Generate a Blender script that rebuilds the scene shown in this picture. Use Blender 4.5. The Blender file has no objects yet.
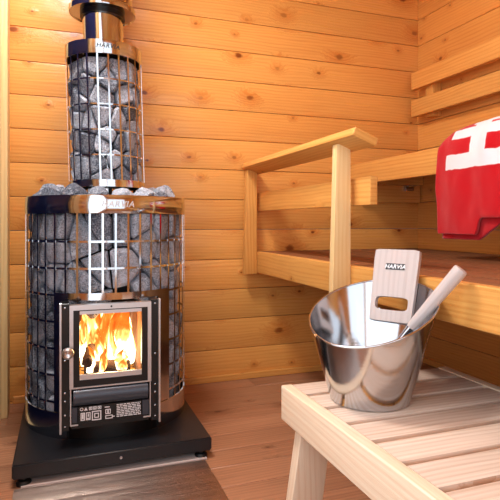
import bpy, bmesh, math, random
from mathutils import Vector, Matrix, noise

random.seed(7)
C = bpy.context.scene.collection
PI = math.pi

# ------------------------------------------------------------------ materials
def lin(r, g, b):
    f = lambda c: (c / 255 / 12.92) if c / 255 <= .04045 else ((c / 255 + .055) / 1.055) ** 2.4
    return (f(r), f(g), f(b), 1)

class NT:
    def __init__(s, name):
        s.m = bpy.data.materials.new(name); s.m.use_nodes = True
        s.t = s.m.node_tree; s.t.nodes.clear()
        s.out = s.n('ShaderNodeOutputMaterial')
    def n(s, typ, **kw):
        nd = s.t.nodes.new(typ)
        for k, v in kw.items():
            setattr(nd, k, v)
        return nd
    def l(s, a, b): s.t.links.new(a, b)
    def math(s, op, a, b=None, c=None, clamp=False):
        nd = s.n('ShaderNodeMath', operation=op); nd.use_clamp = clamp
        for i, v in enumerate((a, b, c)):
            if v is None: continue
            if isinstance(v, (int, float)): nd.inputs[i].default_value = v
            else: s.l(v, nd.inputs[i])
        return nd.outputs[0]
    def mapr(s, v, a, b, c=0., d=1., interp='SMOOTHSTEP'):
        nd = s.n('ShaderNodeMapRange', interpolation_type=interp)
        s.l(v, nd.inputs['Value'])
        for k, x in zip(('From Min', 'From Max', 'To Min', 'To Max'), (a, b, c, d)): nd.inputs[k].default_value = x
        return nd.outputs[0]
    def comb(s, x, y, z=0.):
        nd = s.n('ShaderNodeCombineXYZ')
        for i, v in enumerate((x, y, z)):
            if isinstance(v, (int, float)): nd.inputs[i].default_value = v
            else: s.l(v, nd.inputs[i])
        return nd.outputs[0]
    def noise(s, vec, scale=1., detail=2., rough=.5, dist=0.):
        nd = s.n('ShaderNodeTexNoise'); s.l(vec, nd.inputs['Vector'])
        nd.inputs['Scale'].default_value = scale; nd.inputs['Detail'].default_value = detail
        nd.inputs['Roughness'].default_value = rough; nd.inputs['Distortion'].default_value = dist
        return nd.outputs[0]
    def mix(s, f, a, b, blend='MIX'):
        nd = s.n('ShaderNodeMix', data_type='RGBA', blend_type=blend)
        for i, v in ((0, f), (6, a), (7, b)):
            if isinstance(v, (int, float)): nd.inputs[i].default_value = v
            elif isinstance(v, tuple): nd.inputs[i].default_value = v
            else: s.l(v, nd.inputs[i])
        return nd.outputs[2]
    def bsdf(s, **kw):
        nd = s.n('ShaderNodeBsdfPrincipled'); s.l(nd.outputs[0], s.out.inputs[0])
        for k, v in kw.items():
            i = nd.inputs[k.replace('_', ' ')]
            if isinstance(v, (int, float, tuple)): i.default_value = v
            else: s.l(v, i)
        return nd
    def bump(s, h, strength, dist=.002):
        nd = s.n('ShaderNodeBump'); nd.inputs['Strength'].default_value = strength
        nd.inputs['Distance'].default_value = dist; s.l(h, nd.inputs['Height'])
        return nd.outputs[0]

def wood(name, light, dark, knot, rough=.4, knots=.5, vary=.35, grain=1., spec=.4, coat=0., blotch=.25):
    t = NT(name)
    uv = t.n('ShaderNodeUVMap'); sp = t.n('ShaderNodeSeparateXYZ'); t.l(uv.outputs[0], sp.inputs[0])
    u, v = sp.outputs[0], sp.outputs[1]
    # knots
    vo = t.n('ShaderNodeTexVoronoi', voronoi_dimensions='2D'); vo.inputs['Scale'].default_value = 1
    t.l(t.comb(t.math('MULTIPLY', u, 4.2), t.math('MULTIPLY', v, 6.5)), vo.inputs['Vector'])
    sc = t.n('ShaderNodeSeparateColor'); t.l(vo.outputs['Color'], sc.inputs[0])
    on = t.math('LESS_THAN', sc.outputs[0], knots)
    d = vo.outputs['Distance']
    size = t.math('MULTIPLY_ADD', t.math('POWER', sc.outputs[1], 2.), 1.1, .3)
    kn = t.noise(t.comb(t.math('MULTIPLY', u, 60), t.math('MULTIPLY', v, 60)), 1, 2)
    d = t.math('MULTIPLY', d, t.math('MULTIPLY_ADD', kn, .9, .55))
    ds = t.math('DIVIDE', d, size)
    core = t.math('MULTIPLY', t.math('MULTIPLY', t.mapr(ds, .1, .035), on), t.math('MULTIPLY_ADD', sc.outputs[2], .7, .3))
    halo = t.math('MULTIPLY', t.mapr(ds, .42, .06), on)
    # grain swirls round the knots
    warp = t.noise(t.comb(t.math('MULTIPLY', u, 1.6), t.math('MULTIPLY', v, 7)), 1, 2)
    vv = t.math('ADD', t.math('ADD', v, t.math('MULTIPLY', warp, .05)), t.math('MULTIPLY', halo, .03))
    ring = t.math('SINE', t.math('MULTIPLY', vv, 420.))
    ring = t.mapr(ring, -.4, 1.)
    st = t.noise(t.comb(t.math('MULTIPLY', u, 2.2), t.math('MULTIPLY', vv, 75)), 1, 4, .6)
    fine = t.noise(t.comb(t.math('MULTIPLY', u, 9), t.math('MULTIPLY', vv, 420)), 1, 2, .6)
    f = t.math('ADD', t.math('MULTIPLY', ring, .22 * grain), t.math('MULTIPLY', st, .75 * grain))
    f = t.math('ADD', f, t.math('MULTIPLY', t.math('SUBTRACT', fine, .5), .45 * grain))
    big = t.noise(t.comb(t.math('MULTIPLY', u, 1.1), t.math('MULTIPLY', v, 2.3)), 1, 2)
    f = t.math('ADD', f, t.math('MULTIPLY', t.math('SUBTRACT', big, .5), blotch * 2))
    f = t.math('ADD', f, t.math('MULTIPLY', halo, .28))
    f = t.mapr(f, .2, .95, 0, 1, 'LINEAR')
    col = t.mix(f, light, dark)
    # board to board difference
    wn = t.n('ShaderNodeTexWhiteNoise', noise_dimensions='1D')
    at = t.n('ShaderNodeUVMap', uv_map='board'); sb = t.n('ShaderNodeSeparateXYZ'); t.l(at.outputs[0], sb.inputs[0])
    t.l(sb.outputs[0], wn.inputs['W'])
    k = t.mapr(wn.outputs[0], 0, 1, 1 - vary * .6, 1 + vary * .4, 'LINEAR')
    hs = t.n('ShaderNodeHueSaturation'); t.l(col, hs.inputs['Color']); t.l(k, hs.inputs['Value'])
    col = t.mix(core, hs.outputs[0], knot)
    b = t.bsdf(Base_Color=col, Roughness=t.math('MULTIPLY_ADD', st, .2, rough - .1), Specular_IOR_Level=spec, Coat_Weight=coat, Coat_Roughness=.2)
    t.l(t.bump(t.math('ADD', t.math('ADD', st, t.math('MULTIPLY', fine, .4)), t.math('MULTIPLY', halo, 2.)), .3, .0035), b.inputs['Normal'])
    return t.m

def plain(name, col, rough=.5, metal=0., nz=0., scale=60., bump=0., spec=.5, stretch=None, rvar=0.):
    t = NT(name)
    tc = t.n('ShaderNodeTexCoord'); vec = tc.outputs['Object']
    if stretch:
        mp = t.n('ShaderNodeMapping'); mp.inputs['Scale'].default_value = stretch; t.l(vec, mp.inputs[0]); vec = mp.outputs[0]
    n = t.noise(vec, scale, 3, .6)
    c = col
    if nz:
        c = t.mix(n, tuple(x * (1 - nz) for x in col[:3]) + (1,), tuple(min(1, x * (1 + nz)) for x in col[:3]) + (1,))
    b = t.bsdf(Base_Color=c, Roughness=t.mapr(n, .2, .8, max(0, rough - rvar), rough + rvar, 'LINEAR') if rvar else rough, Metallic=metal, Specular_IOR_Level=spec)
    if bump: t.l(t.bump(n, bump, .002), b.inputs['Normal'])
    return t.m

M = {}
M['wall'] = wood('pine log wall', lin(238, 174, 94), lin(205, 114, 38), lin(124, 54, 14), .3, .6, .2, .75, .5, .15)
M['floor'] = wood('brown floorboards', lin(182, 128, 96), lin(128, 80, 56), lin(84, 44, 28), .38, .35, .3, 1., .45, 0, .45)
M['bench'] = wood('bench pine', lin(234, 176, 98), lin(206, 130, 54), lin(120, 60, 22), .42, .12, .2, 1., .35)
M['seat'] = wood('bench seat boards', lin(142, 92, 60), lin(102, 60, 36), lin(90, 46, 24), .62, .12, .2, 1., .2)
M['step'] = wood('pale aspen', lin(238, 216, 190), lin(216, 174, 134), lin(186, 126, 82), .45, .12, .14, .8, .3)
M['step_top'] = wood('greyed aspen', lin(226, 206, 190), lin(190, 154, 130), lin(170, 116, 80), .45, .12, .14, 1., .3)
M['handle'] = wood('whitish aspen', lin(200, 186, 182), lin(168, 150, 144), lin(180, 140, 110), .5, 0, .06, .7, .25)
M['trim'] = wood('pale casing wood', lin(244, 212, 156), lin(224, 174, 108), lin(150, 90, 40), .45, .08, .1, .8, .3)
M['steel'] = plain('polished steel', lin(196, 197, 202), .1, 1., .03, 40)
M['brushed'] = plain('brushed steel', lin(194, 195, 199), .13, 1., .05, 30, .05, stretch=(1, 1, 14), rvar=.04)
M['satin'] = plain('satin steel', lin(214, 214, 216), .36, 1., .05, 30)
t = NT('satin steel sheet')
tc = t.n('ShaderNodeTexCoord'); sp = t.n('ShaderNodeSeparateXYZ'); t.l(tc.outputs['Object'], sp.inputs[0])
wn = t.n('ShaderNodeTexWhiteNoise', noise_dimensions='1D'); t.l(t.math('ROUND', t.math('MULTIPLY', sp.outputs[1], 9000.)), wn.inputs['W'])
ge = t.n('ShaderNodeNewGeometry'); va = t.n('ShaderNodeVectorMath', operation='ADD'); vn = t.n('ShaderNodeVectorMath', operation='NORMALIZE')
t.l(ge.outputs['Normal'], va.inputs[0]); t.l(t.comb(0., t.math('MULTIPLY', t.math('SUBTRACT', wn.outputs[0], .5), 1.05), 0.), va.inputs[1]); t.l(va.outputs[0], vn.inputs[0])
n = t.noise(tc.outputs['Object'], 9, 3, .6)
b = t.bsdf(Base_Color=t.mix(n, lin(158, 138, 128), lin(184, 166, 156)), Metallic=1., Roughness=.3)
t.l(vn.outputs[0], b.inputs['Normal']); M['sheet'] = t.m
M['black'] = plain('black enamel', lin(11, 11, 13), .3, 0., .2, 50, spec=.5)
M['tray'] = plain('charcoal powder coat', lin(25, 26, 31), .4, 0., .15, 160, .12)
M['slate'] = plain('slate grey lacquer', lin(66, 70, 80), .34, .3, .08, 80)
M['dark'] = plain('dark inner metal', lin(14, 14, 15), .7, .2, .2, 50)
M['rubber'] = plain('black rubber', lin(16, 16, 18), .5)
M['soot'] = plain('sooty firebrick', lin(120, 84, 62), .9, 0, .4, 20, .4)
M['char'] = plain('charred wood', lin(42, 26, 20), .9, 0, .6, 40, .8)
M['white'] = plain('white print', lin(245, 245, 248), .6)
M['ink'] = plain('dark engraving', lin(40, 36, 36), .5)
M['engrave'] = plain('etched lettering', lin(214, 214, 218), .55, .4)
M['cord'] = plain('grey plastic', lin(120, 116, 112), .5)
M['added_lamp_frame'] = plain('white lamp frame', lin(235, 235, 232), .5)

t = NT('sauna stone')
tc = t.n('ShaderNodeTexCoord'); oi = t.n('ShaderNodeObjectInfo')
v = t.n('ShaderNodeVectorMath', operation='ADD'); t.l(tc.outputs['Object'], v.inputs[0]); t.l(oi.outputs['Location'], v.inputs[1])
n1 = t.noise(v.outputs[0], 14, 3); n2 = t.noise(v.outputs[0], 240, 3, .75); n3 = t.noise(v.outputs[0], 90, 4, .65)
f = t.math('ADD', t.math('MULTIPLY', n1, .35), t.math('ADD', t.math('MULTIPLY', n2, 1.0), t.math('MULTIPLY', n3, .3)))
f = t.math('ADD', f, t.math('MULTIPLY', t.math('SUBTRACT', oi.outputs['Random'], .5), .3))
col = t.mix(t.mapr(f, .64, 1.0, 0, 1, 'LINEAR'), lin(68, 76, 92), lin(212, 220, 236))
b = t.bsdf(Base_Color=col, Roughness=.75, Specular_IOR_Level=.35)
t.l(t.bump(t.math('ADD', t.math('MULTIPLY', n3, 2.), n2), .8, .004), b.inputs['Normal'])
M['stone'] = t.m

# fire: flames give off light themselves
t = NT('flame')
tc = t.n('ShaderNodeTexCoord'); sp = t.n('ShaderNodeSeparateXYZ'); t.l(tc.outputs['UV'], sp.inputs[0])
mp = t.n('ShaderNodeMapping'); mp.inputs['Scale'].default_value = (22, 22, 9); t.l(tc.outputs['Object'], mp.inputs[0])
n = t.noise(mp.outputs[0], 1, 3, .55, 1.2)
hgt = t.math('ADD', t.math('MULTIPLY', sp.outputs[1], -.42), t.math('MULTIPLY_ADD', n, 1.5, .02))
cr = t.n('ShaderNodeValToRGB'); t.l(hgt, cr.inputs[0])
e = cr.color_ramp.elements
e[0].position = .2; e[0].color = (.9, .12, .008, 1)
e[1].position = .85; e[1].color = (1, .86, .6, 1)
x = e.new(.42); x.color = (1, .27, .025, 1)
x = e.new(.58); x.color = (1, .5, .14, 1)
x = e.new(.7); x.color = (1, .78, .48, 1)
em = t.n('ShaderNodeEmission'); t.l(cr.outputs[0], em.inputs[0])
t.l(t.mapr(hgt, .46, .82, 1.15, 7.5, 'LINEAR'), em.inputs[1])
t.l(em.outputs[0], t.out.inputs[0]); M['flame'] = t.m
t = NT('ember'); em = t.n('ShaderNodeEmission'); tc = t.n('ShaderNodeTexCoord')
n = t.noise(tc.outputs['Object'], 60, 3, .6)
cr = t.n('ShaderNodeValToRGB'); t.l(n, cr.inputs[0]); e = cr.color_ramp.elements
e[0].position = .38; e[0].color = (.03, .01, .006, 1); e[1].position = .7; e[1].color = (1, .35, .05, 1)
t.l(cr.outputs[0], em.inputs[0]); em.inputs[1].default_value = 2.2; t.l(em.outputs[0], t.out.inputs[0]); M['ember'] = t.m

def thin_glass(name, tint, refl):
    t = NT(name)
    a = t.n('ShaderNodeBsdfTransparent'); a.inputs[0].default_value = tint
    g = t.n('ShaderNodeBsdfGlossy'); g.inputs['Roughness'].default_value = .02
    fr = t.n('ShaderNodeFresnel'); fr.inputs[0].default_value = 1.45
    mx = t.n('ShaderNodeMixShader'); t.l(t.math('MULTIPLY', fr.outputs[0], refl), mx.inputs[0])
    t.l(a.outputs[0], mx.inputs[1]); t.l(g.outputs[0], mx.inputs[2]); t.l(mx.outputs[0], t.out.inputs[0])
    return t.m
M['fireglass'] = thin_glass('stove glass', (.96, .95, .93, 1), .8)
M['pane'] = thin_glass('window glass', (.95, .97, 1, 1), 1)
M['tinted'] = plain('dark tinted glass', lin(28, 36, 76), .06, 0, 0, 10, spec=.6)

# towel: red with a white block figure; u = along the bench, v = metres down from the top fold
t = NT('red and white towel')
uv = t.n('ShaderNodeUVMap'); sp = t.n('ShaderNodeSeparateXYZ'); t.l(uv.outputs[0], sp.inputs[0])
tc = t.n('ShaderNodeTexCoord')
wob = t.math('MULTIPLY', t.math('SUBTRACT', t.noise(tc.outputs['Object'], 25, 2), .5), .012)
U = t.math('ADD', sp.outputs[0], wob); V = t.math('ADD', sp.outputs[1], wob)
def rect(u0, u1, v0, v1, e=.002):
    a = t.math('MULTIPLY', t.mapr(U, u0 - e, u0 + e), t.mapr(U, u1 + e, u1 - e))
    c = t.math('MULTIPLY', t.mapr(V, v0 - e, v0 + e), t.mapr(V, v1 + e, v1 - e))
    return t.math('MULTIPLY', a, c)
def union(*r):
    o = r[0]
    for x in r[1:]: o = t.math('MAXIMUM', o, x)
    return o
TOWEL_RECTS = [(1.02, 1.605, .945, 1.0), (1.405, 1.485, .99, 1.2), (1.02, 1.585, 1.058, 1.1), (1.30, 1.50, 1.109, 1.2)]
white = union(*[rect(*r) for r in TOWEL_RECTS])
pile = t.noise(tc.outputs['Object'], 700, 2, .6)
red = t.mix(pile, lin(172, 0, 14), lin(214, 2, 26)); wh = t.mix(pile, lin(226, 222, 232), lin(250, 248, 252))
b = t.bsdf(Base_Color=t.mix(white, red, wh), Roughness=.95, Specular_IOR_Level=.1, Sheen_Weight=.35)
t.l(t.bump(pile, .5, .002), b.inputs['Normal'])
M['towel'] = t.m

# ------------------------------------------------------------------ builders
ORG = {}
def link(o): C.objects.link(o); return o
def empty(name, loc, label, cat, group=None):
    o = link(bpy.data.objects.new(name, None)); o.location = loc; o.empty_display_size = .05
    ORG[o] = Vector(loc); tag(o, label, cat, group); return o
def tag(o, label=None, cat=None, group=None, kind=None):
    for k, v in (('label', label), ('category', cat), ('group', group), ('kind', kind)):
        if v: o[k] = v
    return o
def obj(name, bm, mat, parent=None, org=None, smooth=None, label=None):
    og = ORG[parent] if parent is not None else Vector(org or (0, 0, 0))
    bmesh.ops.translate(bm, verts=bm.verts, vec=-og)
    bmesh.ops.recalc_face_normals(bm, faces=bm.faces)
    me = bpy.data.meshes.new(name)
    if smooth is not None:
        for f in bm.faces: f.smooth = True
        for ed in bm.edges:
            if len(ed.link_faces) == 2 and ed.calc_face_angle(0) > math.radians(smooth): ed.smooth = False
    bm.to_mesh(me); bm.free()
    for m in (mat if isinstance(mat, (list, tuple)) else [mat]): me.materials.append(m)
    o = link(bpy.data.objects.new(name, me)); ORG[o] = og
    if parent is not None: o.parent = parent
    else: o.location = og
    if label: o['label'] = label
    return o

def board(bm, lo, hi, bevel=.003, mtx=None, axis=None, seg=2, shape=None):
    """one wooden board lo..hi with grain along its longest side"""
    lo, hi = Vector(lo), Vector(hi)
    c, s = (lo + hi) / 2, hi - lo
    tb = bmesh.new(); bmesh.ops.create_cube(tb, size=1)
    for v in tb.verts: v.co = Vector((v.co.x * s.x, v.co.y * s.y, v.co.z * s.z))
    if shape: 
        for v in tb.verts: v.co = Vector(shape(v.co))
    if bevel: bmesh.ops.bevel(tb, geom=list(tb.edges), offset=bevel, segments=seg, profile=.6, affect='EDGES')
    ax = axis if axis is not None else max(range(3), key=lambda i: s[i])
    return merge_board(bm, tb, ax, c, mtx)

def merge_board(bm, tb, ax, c=Vector((0, 0, 0)), mtx=None):
    uv = tb.loops.layers.uv.new('UVMap'); bd = tb.loops.layers.uv.new('board')
    ru, rv, rb = random.random() * 40, random.random() * 40, random.random() * 100
    tb.normal_update()
    o = [i for i in range(3) if i != ax]
    for f in tb.faces:
        n = f.normal; k = max(range(3), key=lambda i: abs(n[i]))
        for lp in f.loops:
            p = lp.vert.co
            if k == ax: q = (ru + p[o[0]] * .3, rv + p[o[1]] * 1.)
            elif k == o[0]: q = (ru + p[ax], rv + p[o[1]])
            else: q = (ru + p[ax], rv + .31 + p[o[0]])
            lp[uv].uv = q; lp[bd].uv = (rb, 0)
    if mtx is not None: bmesh.ops.transform(tb, matrix=mtx, verts=tb.verts)
    else: bmesh.ops.translate(tb, verts=tb.verts, vec=c)
    me = bpy.data.meshes.new('tmp'); tb.to_mesh(me); tb.free(); bm.from_mesh(me); bpy.data.meshes.remove(me)
    return bm

def new_wood():
    bm = bmesh.new(); bm.loops.layers.uv.new('UVMap'); bm.loops.layers.uv.new('board'); return bm

def box(bm, lo, hi, bevel=0., seg=2):
    lo, hi = Vector(lo), Vector(hi); c, s = (lo + hi) / 2, hi - lo
    tb = bmesh.new(); bmesh.ops.create_cube(tb, size=1)
    for v in tb.verts: v.co = Vector((c.x + v.co.x * s.x, c.y + v.co.y * s.y, c.z + v.co.z * s.z))
    if bevel: bmesh.ops.bevel(tb, geom=list(tb.edges), offset=bevel, segments=seg, affect='EDGES')
    me = bpy.data.meshes.new('tmp'); tb.to_mesh(me); tb.free(); bm.from_mesh(me); bpy.data.meshes.remove(me)
    return bm
def BM(): return bmesh.new()

def lathe(bm, cx, cy, prof, n=96, a0=0., a1=2 * PI, closed=True):
    """revolve (r, z) pairs; prof closed into a loop when closed"""
    full = abs(a1 - a0 - 2 * PI) < 1e-6
    k = n if full else n + 1
    rings = []
    for i in range(k):
        a = a0 + (a1 - a0) * i / n
        rings.append([bm.verts.new((cx + r * math.cos(a), cy + r * math.sin(a), z)) for r, z in prof])
    m = len(prof)
    for i in range(n):
        A, B = rings[i], rings[(i + 1) % k]
        for j in range(m if closed else m - 1):
            bm.faces.new((A[j], A[(j + 1) % m], B[(j + 1) % m], B[j]))
    if not full and closed:
        bm.faces.new(rings[0]); bm.faces.new(rings[-1][::-1])
    return bm
def disc(bm, cx, cy, z, r, n=64):
    bm.faces.new([bm.verts.new((cx + r * math.cos(2 * PI * i / n), cy + r * math.sin(2 * PI * i / n), z)) for i in range(n)])
def tube(bm, p0, p1, r0, r1=None, n=20, cap=True):
    p0, p1 = Vector(p0), Vector(p1); r1 = r0 if r1 is None else r1
    d = (p1 - p0).normalized(); a = d.orthogonal().normalized(); b = d.cross(a)
    R = [[bm.verts.new(p + (a * math.cos(2 * PI * i / n) + b * math.sin(2 * PI * i / n)) * r) for i in range(n)] for p, r in ((p0, r0), (p1, r1))]
    for i in range(n): bm.faces.new((R[0][i], R[0][(i + 1) % n], R[1][(i + 1) % n], R[1][i]))
    if cap: bm.faces.new(R[0][::-1]); bm.faces.new(R[1])
    return bm
def prism(bm, pts, z0, z1):
    a = [bm.verts.new((x, y, z0)) for x, y in pts]; b = [bm.verts.new((x, y, z1)) for x, y in pts]
    n = len(pts)
    for i in range(n): bm.faces.new((a[i], a[(i + 1) % n], b[(i + 1) % n], b[i]))
    bm.faces.new(a[::-1]); bm.faces.new(b)
    bmesh.ops.triangulate(bm, faces=[f for f in bm.faces if len(f.verts) > 4])
    return bm
def frame2d(bm, x0, x1, z0, z1, w, y0, y1, wt=None, wb=None):
    """rectangular frame in the XZ plane from y0 to y1"""
    wt = w if wt is None else wt; wb = w if wb is None else wb
    O = [(x0, z0), (x1, z0), (x1, z1), (x0, z1)]; I = [(x0 + w, z0 + wb), (x1 - w, z0 + wb), (x1 - w, z1 - wt), (x0 + w, z1 - wt)]
    V = {}
    for nm, L in (('o', O), ('i', I)):
        for y in (y0, y1): V[nm, y] = [bm.verts.new((x, y, z)) for x, z in L]
    for i in range(4):
        j = (i + 1) % 4
        bm.faces.new((V['o', y0][i], V['o', y0][j], V['i', y0][j], V['i', y0][i]))
        bm.faces.new((V['o', y1][i], V['i', y1][i], V['i', y1][j], V['o', y1][j]))
        bm.faces.new((V['o', y0][i], V['o', y1][i], V['o', y1][j], V['o', y0][j]))
        bm.faces.new((V['i', y0][i], V['i', y0][j], V['i', y1][j], V['i', y1][i]))
    return bm
def text_bm(s, size, fn, depth=.0006, shear=0., spacing=1.):
    """lettering as a mesh; fn maps flat (x, y, d) to world"""
    cu = bpy.data.curves.new('t', 'FONT'); cu.body = s; cu.size = size; cu.align_x = 'CENTER'; cu.align_y = 'CENTER'
    cu.extrude = depth; cu.shear = shear; cu.offset = size * .018; cu.space_character = spacing; cu.resolution_u = 4
    o = bpy.data.objects.new('t', cu); C.objects.link(o)
    dg = bpy.context.evaluated_depsgraph_get(); dg.update()
    me = bpy.data.meshes.new_from_object(o.evaluated_get(dg))
    bm = bmesh.new(); bm.from_mesh(me)
    bpy.data.objects.remove(o); bpy.data.curves.remove(cu); bpy.data.meshes.remove(me)
    for v in bm.verts: v.co = Vector(fn(v.co.x, v.co.y, v.co.z))
    return bm

# ------------------------------------------------------------------ camera
H, F, HZ = .75, 521., 222.
YAW = math.radians(19.8)
SY, CY = math.sin(YAW), math.cos(YAW)
cam = bpy.data.cameras.new('camera'); co = link(bpy.data.objects.new('camera', cam))
co.location = (0, 0, H); co.rotation_euler = (PI / 2, 0, -YAW)
cam.sensor_width = 36; cam.lens = F / 500 * 36; cam.shift_y = (HZ - 250) / 500; cam.clip_start = .02
bpy.context.scene.camera = co
def onY(px, py, Y):
    """the point of the upright plane Y that lies along a sight line: used to take sizes off the photograph"""
    r = (px - 250) / F; X = Y * (SY + r * CY) / (CY - r * SY); Z = SY * X + CY * Y
    return Vector((X, Y, H + (HZ - py) / F * Z))
def onD(px, py, Zc):
    Xc = (px - 250) / F * Zc
    return Vector((SY * Zc + CY * Xc, CY * Zc - SY * Xc, H + (HZ - py) / F * Zc))

# ------------------------------------------------------------------ room
XL, XR, YB, YF, ZT = -.222, 1.82, 2.36, -.95, 2.27
PITCH, Z0 = .1415, .007
def log_wall(name, along, fixed, lo, hi, side, openings=()):
    """stacked pine logs; along 0 = runs in X at y=fixed, 1 = runs in Y at x=fixed; side = which way the room lies"""
    bm = new_wood(); z = Z0 - PITCH
    while z < ZT:
        z0, z1 = max(z, -.05), min(z + PITCH, ZT + .02)
        segs = [(lo, hi)]
        for a, b, za, zb in openings:
            if za < (z0 + z1) / 2 < zb:
                ns = []
                for s, e in segs:
                    if b <= s or a >= e: ns.append((s, e)); continue
                    if a > s: ns.append((s, a))
                    if b < e: ns.append((b, e))
                segs = ns
        for s, e in segs:
            g = .0008
            far = fixed - side * .07
            a, b = sorted((fixed, far))
            if along == 0: board(bm, (s, a, z0 + g), (e, b, z1 - g), .0042, axis=0, seg=2)
            else: board(bm, (a, s, z0 + g), (b, e, z1 - g), .0042, axis=1, seg=2)
        z += PITCH
    o = obj(name, bm, M['wall'], smooth=40); tag(o, kind='structure'); return o
DOOR = (1.56, 2.165, -1, Z0 + PITCH * 14)
WIN_L = (-.86, 1.28, Z0 + PITCH * 2, Z0 + PITCH * 14)
WIN_F = (-.15, 1.1, Z0 + PITCH * 2, Z0 + PITCH * 14)
log_wall('wall_back', 0, YB, XL - .07, XR + .07, -1)
log_wall('wall_right', 1, XR, YF, YB, -1)
log_wall('wall_left', 1, XL, YF, YB, 1, [(DOOR[0] - .019, DOOR[1] + .019) + DOOR[2:], WIN_L])
log_wall('wall_front', 0, YF, XL - .07, XR + .07, 1, [WIN_F])
bm = new_wood(); y = YF
while y < YB:
    x = XL
    cut = [XL] + sorted(random.uniform(XL, XR) for _ in range(1)) + [XR]
    for a, b in zip(cut[:-1], cut[1:]):
        board(bm, (a, y + .0005, -.03), (b, min(y + .118, YB) - .0005, 0), .0015, axis=0, seg=1)
    y += .118
tag(obj('floor', bm, M['floor'], smooth=40), kind='structure')
bm = new_wood(); x = XL
while x < XR:
    board(bm, (x, YF, ZT), (min(x + .11, XR), YB, ZT + .03), .003, axis=1); x += .11
tag(obj('ceiling', bm, M['wall'], smooth=40), kind='structure')
bm = new_wood(); board(bm, (XL + .03, YB - .014, 0), (XR - .015, YB - .0005, .03), .004)
tag(obj('baseboard_back', bm, M['wall']), kind='structure')
bm = new_wood(); board(bm, (XR - .014, YF + .01, 0), (XR - .0005, YB - .015, .03), .004)
tag(obj('baseboard_right', bm, M['wall']), kind='structure')
# door in the left wall: pale casing, dark tinted glass leaf
zt = DOOR[3]
bm = new_wood(); board(bm, (XL, 2.185, 0), (XL + .025, 2.275, zt + .07), .003)
tag(obj('trim_1', bm, M['trim']), kind='structure')
bm = new_wood(); board(bm, (XL, 1.46, 0), (XL + .022, 1.54, zt + .07), .003)
tag(obj('trim_2', bm, M['trim']), kind='structure')
bm = new_wood(); board(bm, (XL, 1.541, zt - .005), (XL + .022, 2.184, zt + .07), .003)
tag(obj('trim_3', bm, M['trim']), kind='structure')
bm = BM(); box(bm, (XL - .05, DOOR[0] + .004, .012), (XL - .04, DOOR[1] - .004, zt - .01), .002)
d1 = tag(obj('door_1', bm, M['tinted']), kind='structure')
bm = new_wood(); board(bm, (XL - .07, DOOR[1] - .002, .001), (XL + .003, DOOR[1] + .0185, zt), .001); board(bm, (XL - .07, DOOR[0] - .0185, .001), (XL + .003, DOOR[0] + .002, zt), .001)
board(bm, (XL - .07, DOOR[0] + .003, -.03), (XL - .0005, DOOR[1] - .003, .008), .001)
obj('door_frame', bm, M['trim'], d1)
def added_window(name, along, fixed, w):
    a, b, z0, z1 = w
    bm = new_wood(); g = .035
    for s0, s1, za, zb in ((a, a + g, z0, z1), (b - g, b, z0, z1), (a + g, b - g, z0, z0 + g), (a + g, b - g, z1 - g, z1)):
        if along: board(bm, (fixed - .06, s0, za), (fixed + .012, s1, zb), .002)
        else: board(bm, (s0, fixed - .06, za), (s1, fixed + .012, zb), .002)
    f = tag(obj(name, bm, M['trim']), kind='structure')
    bm = BM()
    if along: box(bm, (fixed - .045, a + g, z0 + g), (fixed - .041, b - g, z1 - g))
    else: box(bm, (a + g, fixed - .045, z0 + g), (b - g, fixed - .041, z1 - g))
    obj('pane', bm, M['pane'], f)
added_window('added_window_1', 1, XL, WIN_L); added_window('added_window_2', 0, YF, WIN_F)  # unseen windows, added for fill light and bright reflections in the steel

# added ceiling lamp, unseen above the frame, to brighten the upper-left wall
LX, LY = .02, 1.56
lamp = empty('added_ceiling_lamp', (LX, LY, ZT), 'added square white ceiling lamp, out of view, brightening the stove corner', 'lamp')
bm = BM(); box(bm, (LX - .2, LY - .2, ZT - .04), (LX + .2, LY + .2, ZT - .0005), .008); obj('housing', bm, M['added_lamp_frame'], lamp)

# ------------------------------------------------------------------ stove
SX, SYc = .157, 1.975; R = .278
ZB, ZR = .066, .836
# steel floor sheet and pale batten in front of the base
bm = BM(); box(bm, (-.128, .75, .0005), (.422, 1.592, .0025), .0006, 1)
tag(obj('floor_sheet', bm, M['sheet'], org=(.14, 1.16, 0)), 'flat satin steel sheet on the floorboards in front of the black stove base', 'floor plate')
bm = new_wood(); board(bm, (-.11, 1.5935, .0005), (.43, 1.66, .006), .001)
tag(obj('batten', bm, M['handle'], org=(.15, 1.6, 0)), 'thin pale wooden batten under the front of the black stove base', 'batten')
# base tray
PX0, PX1, PY0, PY1 = -.134, .447, 1.6, 2.27
base = empty('hearth_tray', (SX, 1.93, 0), 'black square metal base plate on short feet under the stove', 'hearth')
bm = BM(); box(bm, (PX0, PY0, .024), (PX1, PY1, ZB - .0005), .004, 3); obj('tray', bm, M['tray'], base, smooth=40)
for i, (fx, fy) in enumerate(((PX0 + .03, PY0 + .02), (PX1 - .03, PY0 + .02), (PX0 + .03, PY1 - .04), (PX1 - .03, PY1 - .04))):
    bm = BM(); lathe(bm, fx, fy, [(0.0005, .0007), (.02, .0007), (.021, .008), (.017, .014), (.008, .016), (.008, .0245), (.0005, .0245)], 20); 
    obj('foot', bm, M['rubber'], base, smooth=40)
bm = BM(); tube(bm, (.165, PY0 + .001, .045), (.165, PY0 - .004, .045), .0045, n=12); obj('bolt', bm, M['steel'], base, label='small steel bolt head')

stove = empty('stove', (SX, SYc, ZB), 'round steel wood-burning sauna stove with stone cage and glazed fire door', 'stove')
DX, DY = SX - .014, 1.672            # door centre and front plane
DHW = .148
zdb, zdt = .116, .502
FX0, FX1, FZ0, FZ1 = DX - .1, DX + .1, .235, .485   # fire chamber
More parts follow.
